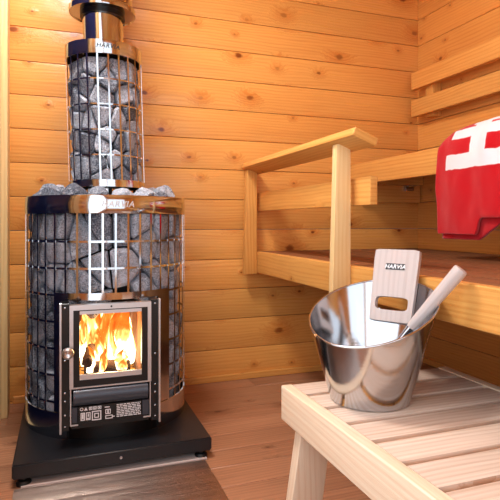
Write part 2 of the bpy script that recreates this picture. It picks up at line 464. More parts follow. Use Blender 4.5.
# inner body with the fire chamber cut out of it
rc = .185
pts = []
a_n = math.asin(.118 / rc)
n = 60
for i in range(n + 1):
    a = -PI / 2 + a_n + (2 * PI - 2 * a_n) * i / n
    pts.append((SX + rc * math.cos(a), SYc + rc * math.sin(a)))
pts += [(FX0, 2.03), (FX1, 2.03)]
bm = BM(); prism(bm, pts, FZ0, FZ1)
circ = [(SX + rc * math.cos(2 * PI * i / 64), SYc + rc * math.sin(2 * PI * i / 64)) for i in range(64)]
prism(bm, circ, ZB + .001, FZ0); prism(bm, circ, FZ1, .80)
obj('inner_body', bm, M['dark'], stove, smooth=40)
bm = BM(); w = .004
y0, y1 = DY + .03, 2.026
box(bm, (FX0 + .001, y1 - w, FZ0 + .001), (FX1 - .001, y1, FZ1 - .001))
box(bm, (FX0 - .003, y0, FZ0 + .001), (FX0 + w - .003, y1 - w, FZ1 - .001)); box(bm, (FX1 - w + .003, y0, FZ0 + .001), (FX1 + .003, y1 - w, FZ1 - .001))
box(bm, (FX0 + w - .003, y0, FZ0 - .003), (FX1 - w + .003, y1 - w, FZ0 + w - .003)); box(bm, (FX0 + w, y0, FZ1 - w), (FX1 - w, y1 - w, FZ1))
obj('firebox_lining', bm, M['soot'], stove)

# cage: upright strips and flat hoops
half_open = math.radians(41)
def front_gap(a): return abs((a + PI / 2 + PI) % (2 * PI) - PI) < half_open
def strip(bm, cx, cy, a, r, hw, th, z0, z1):
    ca, sa = math.cos(a), math.sin(a)
    P = []
    for z in (z0, z1):
        for rr in (r, r - th):
            for s in (-hw, hw):
                P.append(bm.verts.new((cx + ca * rr - sa * s, cy + sa * rr + ca * s, z)))
    for q in ((0, 1, 3, 2), (4, 6, 7, 5), (0, 4, 5, 1), (2, 3, 7, 6), (0, 2, 6, 4), (1, 5, 7, 3)): bm.faces.new([P[i] for i in q])
bm = BM(); NB = 44
for i in range(NB):
    a = -PI / 2 + 2 * PI * (i + .05) / NB
    strip(bm, SX, SYc, a, R, .0032, .0015, .515 if front_gap(a) else .135, .788)
for k in range(7):
    z = .688 - .085 * k
    if z < .16: break
    if z > .51: lathe(bm, SX, SYc, [(R - .0015, z - .0034), (R - .003, z - .0034), (R - .003, z + .0034), (R - .0015, z + .0034)], 96)
    else: lathe(bm, SX, SYc, [(R - .0015, z - .0034), (R - .003, z - .0034), (R - .003, z + .0034), (R - .0015, z + .0034)], 80, -PI / 2 + half_open, 1.5 * PI - half_open)
obj('cage_grille', bm, M['steel'], stove, smooth=40)
bm = BM(); lathe(bm, SX, SYc, [(R + .001, .777), (R + .002, .779), (R + .002, ZR - .003), (R, ZR), (R - .004, ZR), (R - .004, .777)], 128)
obj('top_band', bm, M['steel'], stove, smooth=35)
bm = BM(); lathe(bm, SX, SYc, [(R + .001, ZB), (R + .001, .146), (R - .002, .148), (R - .004, .148), (R - .004, ZB)], 96, -PI / 2 + math.radians(31), 1.5 * PI - math.radians(31))
obj('bottom_band', bm, M['steel'], stove, smooth=35)
bm = BM(); lathe(bm, SX, SYc, [(R - .006, ZB), (R - .006, .134), (R - .012, .134), (R - .012, ZB)], 30, -PI / 2 - math.radians(31), -PI / 2 + math.radians(31))
obj('kick_plate', bm, M['black'], stove, smooth=35)
bm = BM()
for s in (-1, 1):
    a0, a1 = sorted((-PI / 2 + s * math.radians(31), -PI / 2 + s * half_open))
    lathe(bm, SX, SYc, [(R, .149), (R, .508), (R - .003, .508), (R - .003, .149)], 14, a0, a1)
lathe(bm, SX, SYc, [(R + .0005, .504), (R + .0005, .526), (R - .003, .526), (R - .003, .504)], 40, -PI / 2 - half_open, -PI / 2 + half_open)
obj('front_shield', bm, M['steel'], stove, smooth=35)
def on_cyl(cx, cy, r, zc, a0, sh=0.):
    return lambda x, y, d: (cx - sh * (zc + y - ZR) + (r + d) * math.cos(a0 + x / r), cy + (r + d) * math.sin(a0 + x / r), zc + y)
bm = text_bm('HARVIA', .027, on_cyl(SX, SYc, R + .0023, .806, -PI / 2 + .03), .0004, .25, 1.12)
obj('lettering', bm, M['engrave'], stove, label='etched silver brand lettering on the top band')
bm = BM(); lathe(bm, SX, SYc, [(R - .006, .795), (R - .006, .801), (rc - .001, .801), (rc - .001, .795)], 64)
obj('top_ring', bm, M['dark'], stove, smooth=30)

# door surround with bent-out side flanges
bm = BM()
for s in (-1, 1):
    xa, xb = sorted((DX + s * DHW, DX + s * .1235))
    box(bm, (xa, DY, zdb), (xb, DY + .07, zdt), .001, 1)
box(bm, (DX - .117, DY + .012, zdb), (DX + .117, DY + .05, .134), 0)
sur = obj('door_surround', bm, M['black'], stove)
for s in (-1, 1):
    xa, xb = sorted((DX + s * (DHW - .003), DX + s * (DHW + .004)))
    bm = BM(); box(bm, (xa, DY - .012, zdb - .004), (xb, DY + .002, zdt + .004), .001, 1); obj('flange', bm, M['satin'], sur, label='polished steel flange strip')
    for z in (.49, .33, .232, .207, .165, .13):
        bm = BM(); lathe(bm, 0, 0, [(.0003, 0), (.0032, 0), (.0026, .0016), (.0003, .0022)], 12)
        bmesh.ops.transform(bm, matrix=Matrix.Translation((DX + s * .136, DY, z)) @ Matrix.Rotation(PI / 2, 4, 'X'), verts=bm.verts)
        obj('screw', bm, M['steel'], sur, smooth=40, label='small steel screw head')
# fire door
fx0, fx1 = DX - .123, DX + .123
bm = BM(); frame2d(bm, fx0, fx1, .243, .497, .011, DY - .006, DY + .02, .016, .004)
door = obj('fire_door', bm, M['satin'], stove)
bm = BM(); frame2d(bm, fx0 + .0112, fx1 - .0112, .2472, .4808, .018, DY - .0035, DY + .022, .003, .0198)
obj('inner_frame', bm, M['black'], door)
gx0, gx1, gz0, gz1 = fx0 + .0292, fx1 - .0292, .267, .4778
bm = BM(); box(bm, (gx0 + .0003, DY + .006, gz0 + .0003), (gx1 - .0003, DY + .010, gz1 - .0003)); obj('window_glass', bm, M['fireglass'], door)
bm = BM(); box(bm, (gx0 + .0005, DY - .002, gz0 - .0005), (gx1 - .0005, DY + .0055, gz0 + .016), .001); obj('glass_clip', bm, M['satin'], door)
bm = BM(); box(bm, (gx0 + .0005, DY - .002, gz1 - .011), (gx1 - .0005, DY + .0055, gz1 + .0003), .001); obj('glass_clip', bm, M['satin'], door)
kp = Vector((DX - .128, DY - .006, .36))
bm = BM(); lathe(bm, 0, 0, [(.0004, 0), (.006, 0), (.006, .018), (.014, .021), (.0175, .028), (.0165, .036), (.011, .0405), (.009, .0385), (.0004, .037)], 32)
bmesh.ops.transform(bm, matrix=Matrix.Translation(kp) @ Matrix.Rotation(PI / 2, 4, 'X'), verts=bm.verts)
obj('knob', bm, M['satin'], door, smooth=40, label='round chrome door knob')
bm = BM(); tube(bm, (DX, DY - .006, .489), (DX, DY - .009, .489), .003, n=12); obj('rivet', bm, M['black'], door)
# ash drawer: rounded lip, plate with printing below
bm = BM(); prof = []
for i in range(17):
    a = PI / 2 + PI * i / 16
    prof.append((DY + .006 + .022 * math.cos(a), .2145 + .0265 * math.sin(a)))
prof = [(DY + .025, .241)] + prof + [(DY + .025, .188)]
A = [bm.verts.new((DX - .112, y, z)) for y, z in prof]; B = [bm.verts.new((DX + .112, y, z)) for y, z in prof]
for i in range(len(prof)): bm.faces.new((A[i], A[(i + 1) % len(prof)], B[(i + 1) % len(prof)], B[i]))
bm.faces.new(A); bm.faces.new(B[::-1])
dr = obj('ash_drawer', bm, M['slate'], stove, smooth=40)
bm = BM(); box(bm, (DX - .099, DY - .003, .1345), (DX + .094, DY + .012, .187), .001, 1); lp = obj('label_plate', bm, M['black'], stove)
bm = BM()
for xa, xb in ((DX - .116, DX - .1), (DX + .095, DX + .116)):
    bm = BM(); box(bm, (xa, DY - .004, .139), (xb, DY + .012, .186), .001, 1); obj('drawer_bracket', bm, M['slate'], stove)
bm = BM()
for s in (-1, 1):
    bm = BM(); xa, xb = sorted((DX + s * .098, DX + s * .121)); box(bm, (xa, DY - .006, .131), (xb, DY - .0045, .1355))
    xa, xb = sorted((DX + s * .118, DX + s * .1215)); box(bm, (xa, DY - .006, .133), (xb, DY - .0043, .242)); obj('drawer_clip', bm, M['satin'], stove)
# printing: pictograms and rows of small print
bm = BM(); py0, py1 = DY - .0036, DY - .0029
def r_(x0, x1, z0, z1): box(bm, (DX + x0, py0, z0), (DX + x1, py1, z1))
def fr_(x0, x1, z0, z1, w): frame2d(bm, DX + x0, DX + x1, z0, z1, w, py0, py1)
tb = BM(); lathe(tb, 0, 0, [(.0032, 0), (.005, 0), (.005, .0007), (.0032, .0007)], 20)
bmesh.ops.transform(tb, matrix=Matrix.Translation((DX - .088, py1, .165)) @ Matrix.Rotation(PI / 2, 4, 'X'), verts=tb.verts)
me = bpy.data.meshes.new('tmp'); tb.to_mesh(me); tb.free(); bm.from_mesh(me); bpy.data.meshes.remove(me)
for x in (-.0755,):
    v = [bm.verts.new((DX + x + dx, y, .165 + dz)) for y in (py0, py1) for dx, dz in ((-.0055, -.005), (.0055, -.005), (0, .005))]
    bm.faces.new(v[:3]); bm.faces.new(v[3:][::-1])
    for i in range(3): bm.faces.new((v[i], v[(i + 1) % 3], v[3 + (i + 1) % 3], v[3 + i]))
fr_(-.0665, -.0565, .160, .170, .0022); r_(-.063, -.06, .163, .167)
fr_(-.054, -.044, .160, .170, .0022); r_(-.0505, -.0475, .1605, .1665)
fr_(-.041, -.03, .160, .170, .002); r_(-.0375, -.0335, .163, .167)
fr_(-.091, -.078, .130, .154, .003); r_(-.087, -.082, .135, .15)
fr_(-.075, -.062, .130, .154, .0024); r_(-.072, -.065, .1335, .1365); r_(-.07, -.067, .14, .15)
fr_(-.058, -.03, .127, .156, .0032); fr_(-.051, -.037, .134, .149, .0028)
fr_(-.018, -.002, .142, .157, .0024); r_(-.012, -.008, .145, .154)
fr_(-.018, .004, .127, .138, .0024); r_(.004, .01, .131, .134); r_(-.02, -.005, .162, .165)
rng = random.Random(3)
for k in range(8):
    z = .1655 - k * .0052; x = .016
    while x < .088:
        l = rng.uniform(.004, .015); r_(x, min(x + l, .09), z, z + .0028); x += l + .0022
bmesh.ops.translate(bm, verts=bm.verts, vec=(0, 0, .0135))
obj('printing', bm, M['white'], lp, label='white safety pictograms and rows of small print')

# logs and fire
def log(p0, p1, r, seed):
    bm = BM(); p0, p1 = Vector(p0), Vector(p1); d = (p1 - p0); ax = d.normalized(); a = ax.orthogonal().normalized(); b = ax.cross(a)
    rings = []
    for i in range(7):
        q = p0 + d * i / 6
        rings.append([bm.verts.new(q + (a * math.cos(t) + b * math.sin(t)) * r * (1 + .25 * noise.noise(Vector((i * .5, math.cos(t) * 1.5 + seed * 9, math.sin(t) * 1.5)))) ) for t in [2 * PI * k / 14 for k in range(14)]])
    for i in range(6):
        for k in range(14): bm.faces.new((rings[i][k], rings[i][(k + 1) % 14], rings[i + 1][(k + 1) % 14], rings[i + 1][k]))
    bm.faces.new(rings[0][::-1]); bm.faces.new(rings[-1]); return bm
for k, (p0, p1, r, lab) in enumerate((
    ((DX - .075, 1.79, .268), (DX + .07, 1.80, .262), .022, 'charred firewood log lying across the front of the stove fire'),
    ((DX + .01, 1.86, .268), (DX + .075, 1.93, .268), .022, 'charred firewood log behind the front log at the right of the fire'),
    ((DX - .07, 1.74, .30), (DX - .045, 1.90, .335), .016, 'charred firewood log tilted up at the left side of the fire'))):
    tag(obj('firewood_log', log(p0, p1, r, k), M['char'], org=p0, smooth=50), lab, 'firewood', 'logs burning in the stove')
bm = BM(); box(bm, (FX0 + .006, 1.73, FZ0 + .0015), (FX1 - .006, 2.01, FZ0 + .012), .003)
for v in bm.verts: v.co.z += .004 * noise.noise(v.co * 40) if v.co.z > FZ0 + .005 else 0
tag(obj('embers', bm, M['ember'], org=(DX, 1.85, FZ0)), 'glowing bed of embers under the logs in the stove', 'embers', kind='stuff')
bm = BM(); fl = bm.loops.layers.uv.new('UVMap')
def flame(x, y, z0, h, w, lean, tw, seed):
    n, m = 18, 14; rings = []
    for i in range(n + 1):
        s = i / n
        prof = (math.sin(PI * min(1, (s * .78 + .22)) ** 1.05) ** .8) * (1 - s * .25) if i < n else .0
        rad = w * max(prof, .02)
        cx = x + lean * s * s + .3 * w * math.sin(s * 5 + seed) + .018 * noise.noise(Vector((seed * 3.3, s * 3, 0))) * s
        cy = y + .2 * w * math.sin(s * 4 + seed * 2)
        ring = []
        for k in range(m):
            a = 2 * PI * k / m + tw * s
            rr = rad * (1 + .35 * noise.noise(Vector((math.cos(a) * 1.3 + seed * 5, math.sin(a) * 1.3, s * 4))))
            ring.append(bm.verts.new((cx + rr * math.cos(a), cy + rr * .6 * math.sin(a), z0 + h * s)))
        rings.append((s, ring))
    for i in range(n):
        for k in range(m):
            f = bm.faces.new((rings[i][1][k], rings[i][1][(k + 1) % m], rings[i + 1][1][(k + 1) % m], rings[i + 1][1][k])); f.smooth = True
            for lp_, s in zip(f.loops, (rings[i][0], rings[i][0], rings[i + 1][0], rings[i + 1][0])): lp_[fl].uv = (k / m, s)
FLAMES = [(DX + .06, 1.98, .262, .213, .06, .0, .2, 21), (DX - .0, 1.985, .262, .213, .06, .0, .2, 22), (DX - .06, 1.985, .262, .213, .05, .0, .2, 23),(DX + .058, 1.83, .262, .215, .034, .006, .6, 1), (DX + .03, 1.86, .262, .20, .032, .012, -.5, 2), (DX - .008, 1.84, .262, .205, .026, -.004, .8, 3),
          (DX - .035, 1.88, .262, .21, .03, -.012, -.6, 4), (DX - .06, 1.86, .262, .2, .026, .012, .5, 5), (DX + .015, 1.93, .262, .212, .045, .01, .3, 6),
          (DX - .045, 1.95, .262, .212, .04, .0, .3, 7), (DX + .07, 1.94, .262, .21, .026, -.004, .3, 8), (DX + .036, 1.77, .262, .07, .014, .004, .3, 9),
          (DX + .052, 1.765, .262, .05, .012, -.004, .3, 10), (DX - .055, 1.765, .262, .09, .014, -.012, .3, 11), (DX - .02, 1.77, .262, .075, .013, .004, .3, 12)]
for a in FLAMES: flame(*a)
tag(obj('flames', bm, M['flame'], org=(DX, 1.85, .26)), 'tall yellow and orange flames burning behind the stove door glass', 'fire', kind='stuff')

# ------------------------------------------------------------------ stones
def clip(poly, p, q):
    """keep the part of poly nearer to p than to q"""
    mx, my = (p[0] + q[0]) / 2, (p[1] + q[1]) / 2; nx, ny = q[0] - p[0], q[1] - p[1]
    out = []
    for i in range(len(poly)):
        a, b = poly[i], poly[(i + 1) % len(poly)]
        da = (a[0] - mx) * nx + (a[1] - my) * ny; db = (b[0] - mx) * nx + (b[1] - my) * ny
        if da <= 0: out.append(a)
        if da * db < 0:
            t = da / (da - db); out.append((a[0] + (b[0] - a[0]) * t, a[1] + (b[1] - a[1]) * t))
    return out
def packed_stones(cx, cy, rin, rout, z0, z1, cw, chh, a_mid, a_half, skip, shear, name, labels, group, rng, tight=.952):
    """broken stones filling a ring-shaped cage; one object each"""
    pts = []; rows = max(1, round((z1 - z0) / chh)); dz = (z1 - z0) / rows
    span = 2 * a_half * rout; cols = round(span / cw); dx = span / cols
    for _ in range(rows * cols):
        best, bd = None, -1
        for _k in range(14):
            p = (rng.uniform(-span / 2, span / 2), rng.uniform(z0 + dz * .3, z1 - dz * .3))
            d = min((math.hypot((p[0] - q[0]) / cw, (p[1] - q[1]) / chh) for q in pts), default=9)
            if d > bd: best, bd = p, d
        pts.append(best)
    i = 0
    for p in pts:
        poly = [(p[0] - cw * 1.1, z0), (p[0] + cw * 1.1, z0), (p[0] + cw * 1.1, z1), (p[0] - cw * 1.1, z1)]
        for q in pts:
            if q is not p and abs(q[0] - p[0]) < cw * 3 and abs(q[1] - p[1]) < chh * 3: poly = clip(poly, p, q)
        if len(poly) < 3: continue
        gx = sum(a for a, _ in poly) / len(poly); gz = sum(b for _, b in poly) / len(poly)
        ang = a_mid + gx / rout
        if skip(ang, gz, max(b for _, b in poly), min(b for _, b in poly)): continue
        # cut corners, then inset
        cp = []
        for k in range(len(poly)):
            a, b = poly[k], poly[(k + 1) % len(poly)]
            t = rng.uniform(.06, .2)
            cp.append((a[0] + (b[0] - a[0]) * t, a[1] + (b[1] - a[1]) * t)); cp.append((b[0] + (a[0] - b[0]) * t, b[1] + (a[1] - b[1]) * t))
        bm = BM(); dep = rout - rin
        tilt = (rng.uniform(-.3, .3), rng.uniform(-.3, .3)); back = rng.uniform(0, .2) * dep
        for sc, rr in ((.74, rout), (tight, rout - dep * .13), (tight + .01, rout - dep * .5), (.7, rin + .004)):
            for (x, z) in cp:
                x2, z2 = gx + (x - gx) * sc, gz + (z - gz) * sc
                r2 = rr - back + rng.uniform(-.1, .03) * dep
                if rr > rout - dep * .3: r2 -= (tilt[0] * (x - gx) + tilt[1] * (z - gz)) * .7 
                r2 = min(max(r2, rin + .002), rout)
                a2 = a_mid + x2 / rout
                bm.verts.new((cx + r2 * math.cos(a2), cy + r2 * math.sin(a2), z2))
        bmesh.ops.convex_hull(bm, input=bm.verts)
        bmesh.ops.delete(bm, geom=[v for v in bm.verts if not v.link_faces], context='VERTS')
        bmesh.ops.dissolve_limit(bm, angle_limit=math.radians(14), verts=bm.verts, edges=bm.edges)
        bmesh.ops.bevel(bm, geom=list(bm.edges), offset=.002, segments=2, affect='EDGES', clamp_overlap=True)
        org = Vector((cx + (rin + rout) / 2 * math.cos(ang), cy + (rin + rout) / 2 * math.sin(ang), gz))
        for v in bm.verts: v.co.x -= shear * (v.co.z - ZR)
        o = obj(name, bm, M['stone'], org=org, smooth=22); tag(o, labels, 'stone', group); i += 1
    return i
rng = random.Random(11)
A_MID = -PI / 2 - .07
def skip_body(a, z, zt, zb): return (abs(a + PI / 2) < half_open + .03 and z < .47)
n1 = packed_stones(SX, SYc, rc + .002, R - .007, ZB + .03, .785, .088, .092, A_MID, math.radians(118), skip_body, 0,
    'sauna_stone', "rough grey sauna stone packed behind the bars of the stove's wide round cage", 'stones in the cage round the stove', rng)
# chimney cage
SH = .028; RC = .133; CZ0, CZ1 = .872, 1.374
n2 = packed_stones(SX, SYc, .078, RC - .006, CZ0 + .012, CZ1 - .05, .06, .068, A_MID, math.radians(120), lambda *a: False, SH,
    'sauna_stone', 'rough grey sauna stone packed behind the bars of the narrow chimney cage', 'stones in the chimney cage', rng, .93)
# loose stones heaped round the foot of the chimney cage
def loose(c, rx, ry, rz, rot, seed):
    bm = BM(); g = random.Random(seed)
    for _ in range(26):
        v = Vector((g.gauss(0, 1), g.gauss(0, 1), g.gauss(0, 1))).normalized()
        bm.verts.new((v.x * rx, v.y * ry, v.z * rz))
    bmesh.ops.convex_hull(bm, input=bm.verts)
    bmesh.ops.delete(bm, geom=[v for v in bm.verts if not v.link_faces], context='VERTS')
    bmesh.ops.bevel(bm, geom=list(bm.edges), offset=.004, segments=2, affect='EDGES', clamp_overlap=True)
    lo = min(v.co.z for v in bm.verts)
    bmesh.ops.transform(bm, matrix=Matrix.Translation(Vector(c) - Vector((0, 0, lo))) @ Matrix.Rotation(rot, 4, 'Z'), verts=bm.verts)
    return bm
NL = 16
for k in range(NL):
    a = -PI / 2 + 2 * PI * (k + .35) / NL + rng.uniform(-.06, .06)
    rr = .208; hgt = rng.uniform(.036, .05)
    if k in (0, 15): hgt = .034
    p = (SX + rr * math.cos(a), SYc + rr * math.sin(a), .8015)
    o = obj('sauna_stone', loose(p, rng.uniform(.041, .046), rng.uniform(.04, .05), hgt, a + PI / 2, 100 + k), M['stone'], org=p, smooth=22)
    tag(o, 'rough grey sauna stone lying loose on top of the stove inside its steel rim', 'stone', 'loose stones on top of the stove')

flue = empty('chimney_stone_cage', (SX, SYc, .80), 'narrow round steel stone cage standing on the stove around the chimney', 'stone cage')
def shear(bm):
    for v in bm.verts: v.co.x -= SH * (v.co.z - ZR)
    return bm
bm = BM(); NC = 23
for i in range(NC): strip(bm, SX, SYc, -PI / 2 + 2 * PI * (i + .1) / NC, RC, .0029, .0014, CZ0 + .01, CZ1 - .03)
for k in range(5):
    z = CZ1 - .045 - .087 * (k + 1)
    lathe(bm, SX, SYc, [(RC - .0014, z - .0025), (RC - .0028, z - .0025), (RC - .0028, z + .0025), (RC - .0014, z + .0025)], 72)
obj('cage_grille', shear(bm), M['steel'], flue, smooth=40)
bm = BM(); lathe(bm, SX, SYc, [(RC + .001, CZ1 - .047), (RC + .002, CZ1 - .045), (RC + .002, CZ1), (RC - .002, CZ1), (RC - .002, CZ1 - .047)], 96); obj('top_band', shear(bm), M['steel'], flue, smooth=35)
bm = BM(); lathe(bm, SX, SYc, [(RC + .001, CZ0), (RC + .001, CZ0 + .022), (RC - .003, CZ0 + .022), (RC - .003, CZ0)], 96)
obj('bottom_band', shear(bm), M['steel'], flue, smooth=35)
bm = BM(); lathe(bm, SX, SYc, [(RC - .003, CZ0 + .001), (RC - .003, CZ0 + .006), (.077, CZ0 + .006), (.077, CZ0 + .001)], 64)
obj('support_ring', shear(bm), M['dark'], flue, smooth=30)
bm = BM(); lathe(bm, SX, SYc, [(RC - .003, CZ1 - .016), (RC - .003, CZ1 - .012), (.0735, CZ1 - .012), (.0735, CZ1 - .016)], 64); obj('top_plate', shear(bm), M['dark'], flue, smooth=30)
for k in range(3):
    a = PI / 2 + 2 * PI * k / 3 + PI; bm = BM()
    tube(bm, (SX + .12 * math.cos(a), SYc + .12 * math.sin(a), .8015), (SX + .12 * math.cos(a), SYc + .12 * math.sin(a), CZ0 + .0005), .005, n=10); obj('leg', shear(bm), M['dark'], flue, smooth=30)
bm = text_bm('HARVIA', .021, on_cyl(SX, SYc, RC + .0023, CZ1 - .022, -PI / 2 + .03, SH), .0004, .25, 1.1)
obj('lettering', bm, M['ink'], flue, label='dark brand lettering on the top band')
pipe = empty('chimney_pipe', (SX, SYc, .80), 'shiny steel chimney pipe rising from the stove into a wider sleeve', 'chimney pipe')
bm = BM(); lathe(bm, SX, SYc, [(.0715, .8016), (.0715, 1.56), (.068, 1.56), (.068, .8016)], 72); obj('inner_pipe', shear(bm), M['steel'], pipe, smooth=35)
ZS = 1.497
bm = BM(); lathe(bm, SX, SYc, [(.074, ZS + .012), (.113, ZS + .012), (.1165, ZS + .008), (.1175, ZS + .014), (.1175, ZS + .026), (.113, ZS + .032), (.107, ZS + .036), (.107, ZT - .001), (.100, ZT - .001), (.100, ZS + .02), (.074, ZS + .02)], 96)
obj('wide_sleeve', shear(bm), M['steel'], pipe, smooth=35)
bm = BM(); lathe(bm, SX, SYc, [(.0717, ZS - .006), (.079, ZS - .006), (.08, ZS + .0115), (.0717, ZS + .0115)], 72); obj('collar', shear(bm), M['black'], pipe, smooth=35)

# ------------------------------------------------------------------ benches
MX, MZ = .865, .61           # middle bench: front face and seat height
YE = .28
mid = empty('middle_bench', (MX, 1.3, MZ - .1), 'long pine sauna bench at seat height with guard rail posts', 'bench')
bm = new_wood(); board(bm, (MX, YE, MZ - .1), (MX + .032, YB - .002, MZ), .005, seg=3); obj('front_board', bm, M['bench'], mid, smooth=50)
x = MX + .036
while x + .1 < XR - .03:
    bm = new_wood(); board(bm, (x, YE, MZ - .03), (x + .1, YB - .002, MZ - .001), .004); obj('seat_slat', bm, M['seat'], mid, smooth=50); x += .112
for yy in (YE + .15, 1.3, YB - .06):
    bm = new_wood(); board(bm, (MX + .033, yy - .02, MZ - .1), (XR - .003, yy + .02, MZ - .0305), .002); obj('cross_bearer', bm, M['bench'], mid)
bm = new_wood(); board(bm, (MX + .04, YE + .08, .0005), (MX + .1, YE + .125, MZ - .1), .003); obj('leg', bm, M['bench'], mid)
bm = new_wood(); board(bm, (XR - .1, YE + .08, .0005), (XR - .04, YE + .125, MZ - .1), .003); obj('leg', bm, M['bench'], mid)

UX, UZ = 1.40, 1.045
up = empty('upper_bench', (UX, 1.3, UZ - .105), 'high pine sauna bench along the right wall with the red towel on it', 'bench')
bm = new_wood(); board(bm, (UX, YE, UZ - .105), (UX + .032, YB - .002, UZ), .004, seg=3); obj('front_board', bm, M['bench'], up, smooth=50)
x = UX + .036
while x + .085 < XR:
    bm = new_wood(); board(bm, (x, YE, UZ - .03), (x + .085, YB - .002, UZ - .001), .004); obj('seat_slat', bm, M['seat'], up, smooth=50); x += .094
for yy in (YE + .15, 1.4, YB - .03):
    bm = new_wood(); board(bm, (UX + .033, yy - .02, UZ - .1), (XR - .003, yy + .02, UZ - .0305), .002); obj('cross_bearer', bm, M['bench'], up)
bm = new_wood(); board(bm, (1.45, YB - .026, .853), (XR - .005, YB - .0005, .9445), .002)
tag(obj('wall_batten', bm, M['wall'], org=(1.6, YB - .013, .845)), 'short pine batten on the back wall under the high bench', 'batten')

# guard rail on the middle bench
rail = empty('guard_rail', (MX - .03, 1.9, MZ - .105), 'pale pine guard rail of two posts, sloping cap and side board on the bench end', 'guard rail')
def post(y0, y1, ztop, zbot, xt0, xt1, xb0, xb1):
    bm = new_wood(); s = (zbot, ztop)
    def shp(c):
        f = (c.z + (ztop - zbot) / 2) / (ztop - zbot)
        a, b = xb0 + (xt0 - xb0) * f, xb1 + (xt1 - xb1) * f
        return (a if c.x < 0 else b, c.y, c.z)
    return board(bm, (-.5, y0, zbot), (.5, y1, ztop), .003, axis=2, shape=shp)
PT = .996
for y0, nm in ((1.452, 0), (2.300, 1)):
    bm = post(y0, y0 + .028, PT, MZ - .105, MX - .0515, MX - .001, MX - .066, MX - .001)
    obj('post', bm, M['bench'] if nm else M['trim'], rail, smooth=50)
# cap board, tipped down towards the bench
L0, L1 = 1.33, 2.345
cw, th, ang = .085, .026, math.radians(21)
cxm, czm = .838, PT - .006
bm = new_wood()
mt = Matrix.Translation((cxm, (L0 + L1) / 2, czm)) @ Matrix.Rotation(ang, 4, 'Y')
board(bm, (-cw / 2, -(L1 - L0) / 2, 0), (cw / 2, (L1 - L0) / 2, th), .004, mtx=mt @ Matrix.Translation((0, 0, th / 2)), seg=3)
obj('cap_board', bm, M['bench'], rail, smooth=50)
bm = new_wood(); board(bm, (MX + .018, 1.37, .803), (MX + .044, YB - .002, .89), .003); obj('side_board', bm, M['bench'], rail, smooth=50)

# backrest on the right wall
br = empty('backrest', (XR - .05, 1.3, 1.30), 'two long pine backrest boards on spacers along the right wall', 'backrest')
for z0, z1 in ((1.304, 1.392), (1.447, 1.537)):
    bm = new_wood(); ye = YB - .035
    def shp(c, h=(ye - YE) / 2):
        return (c.x, c.y - (.018 if (c.y > 0 and c.x < 0) else 0), c.z)
    board(bm, (XR - .082, YE, z0), (XR - .052, ye, z1), .003, shape=shp); obj('back_board', bm, M['bench'], br, smooth=50)
for yy in (2.20, 1.2, .45):
    bm = new_wood(); board(bm, (XR - .0515, yy - .03, 1.29), (XR - .0005, yy + .03, 1.55), .002, axis=2); obj('spacer', bm, M['bench'], br)
# metal bracket in the corner under the high bench
bp = Vector((1.745, 2.328, UZ - .105))
bk = empty('corner_bracket', bp, 'small grey metal bracket in the corner under the high bench', 'bracket')
UZb = UZ - .105
q = Vector((1.745, 2.328, UZ - .1002))
bm = BM(); box(bm, (q.x - .035, q.y - .012, q.z - .004), (q.x + .035, q.y + .012, q.z), .001); box(bm, (q.x - .035, q.y - .012, q.z - .03), (q.x - .031, q.y + .012, q.z - .004), .001); obj('plate', bm, M['steel'], bk)
bm = BM(); tube(bm, (q.x - .028, q.y, q.z - .02), (q.x + .02, q.y, q.z - .02), .009, n=14); obj('barrel', bm, M['sheet'], bk)
for dx in (-.015, .02):
    bm = BM(); tube(bm, (q.x + dx, q.y - .004, q.z - .004), (q.x + dx, q.y - .004, q.z - .009), .005, n=10); obj('screw', bm, M['steel'], bk)

# ------------------------------------------------------------------ step stool
TZ = .33
X0, X1, Y1, Y0 = .53, 1.052, 1.236, .42
st = empty('step_stool', (.79, .83, 0), 'pale slatted wooden step bench carrying the steel bucket', 'step bench')
ap = .088
for (xa, xb) in ((X0, X0 + .03), (X1 - .03, X1)):
    bm = new_wood(); board(bm, (xa, Y0, TZ - ap), (xb, Y1, TZ), .004, seg=3); obj('side_rail', bm, M['step'], st, smooth=50)
for (ya, yb) in ((Y1 - .022, Y1 - .002), (Y0 + .002, Y0 + .022)):
    bm = new_wood(); board(bm, (X0 + .0305, ya - .02, TZ - ap + .004), (X1 - .0305, yb - .02, TZ - .0345), .002); obj('end_rail', bm, M['step'], st)
y = Y1 - .001
pitch, gap = .0955, .015
while y - (pitch - gap) > Y0:
    bm = new_wood(); board(bm, (X0 + .0305, y - (pitch - gap), TZ - .0135), (X1 - .0305, y, TZ - .0015), .003); obj('seat_slat', bm, M['step_top'], st, smooth=50); y -= pitch
for xa in (X0 + .033, X0 + .189, X0 + .345):
    bm = new_wood(); board(bm, (xa, Y0 + .03, TZ - .034), (xa + .146, Y1 - .045, TZ - .014), .002); obj('under_bearer', bm, M['bench'], st)  # widened orange bearers; their colour stands in for lit slat sides in gaps
for sx in (0, 1):
    for yy in (Y1 - .075, Y0 + .035):
        bm = new_wood(); zt_, s_ = TZ - .035, (-1 if sx == 0 else 1)
        xi = X0 + .0325 if sx == 0 else X1 - .0325 - .085
        def shp(c, s_=s_, zt_=zt_): return (c.x + s_ * .16 * (zt_ / 2 - c.z if c.z < 0 else 0) * 1.0, c.y, c.z)
        board(bm, (xi, yy, .0005), (xi + .085, yy + .036, zt_), .003, shape=lambda c: (c.x + (s_ * .045 if c.z < 0 else 0), c.y, c.z))
        obj('leg', bm, M['step'], st, smooth=50)

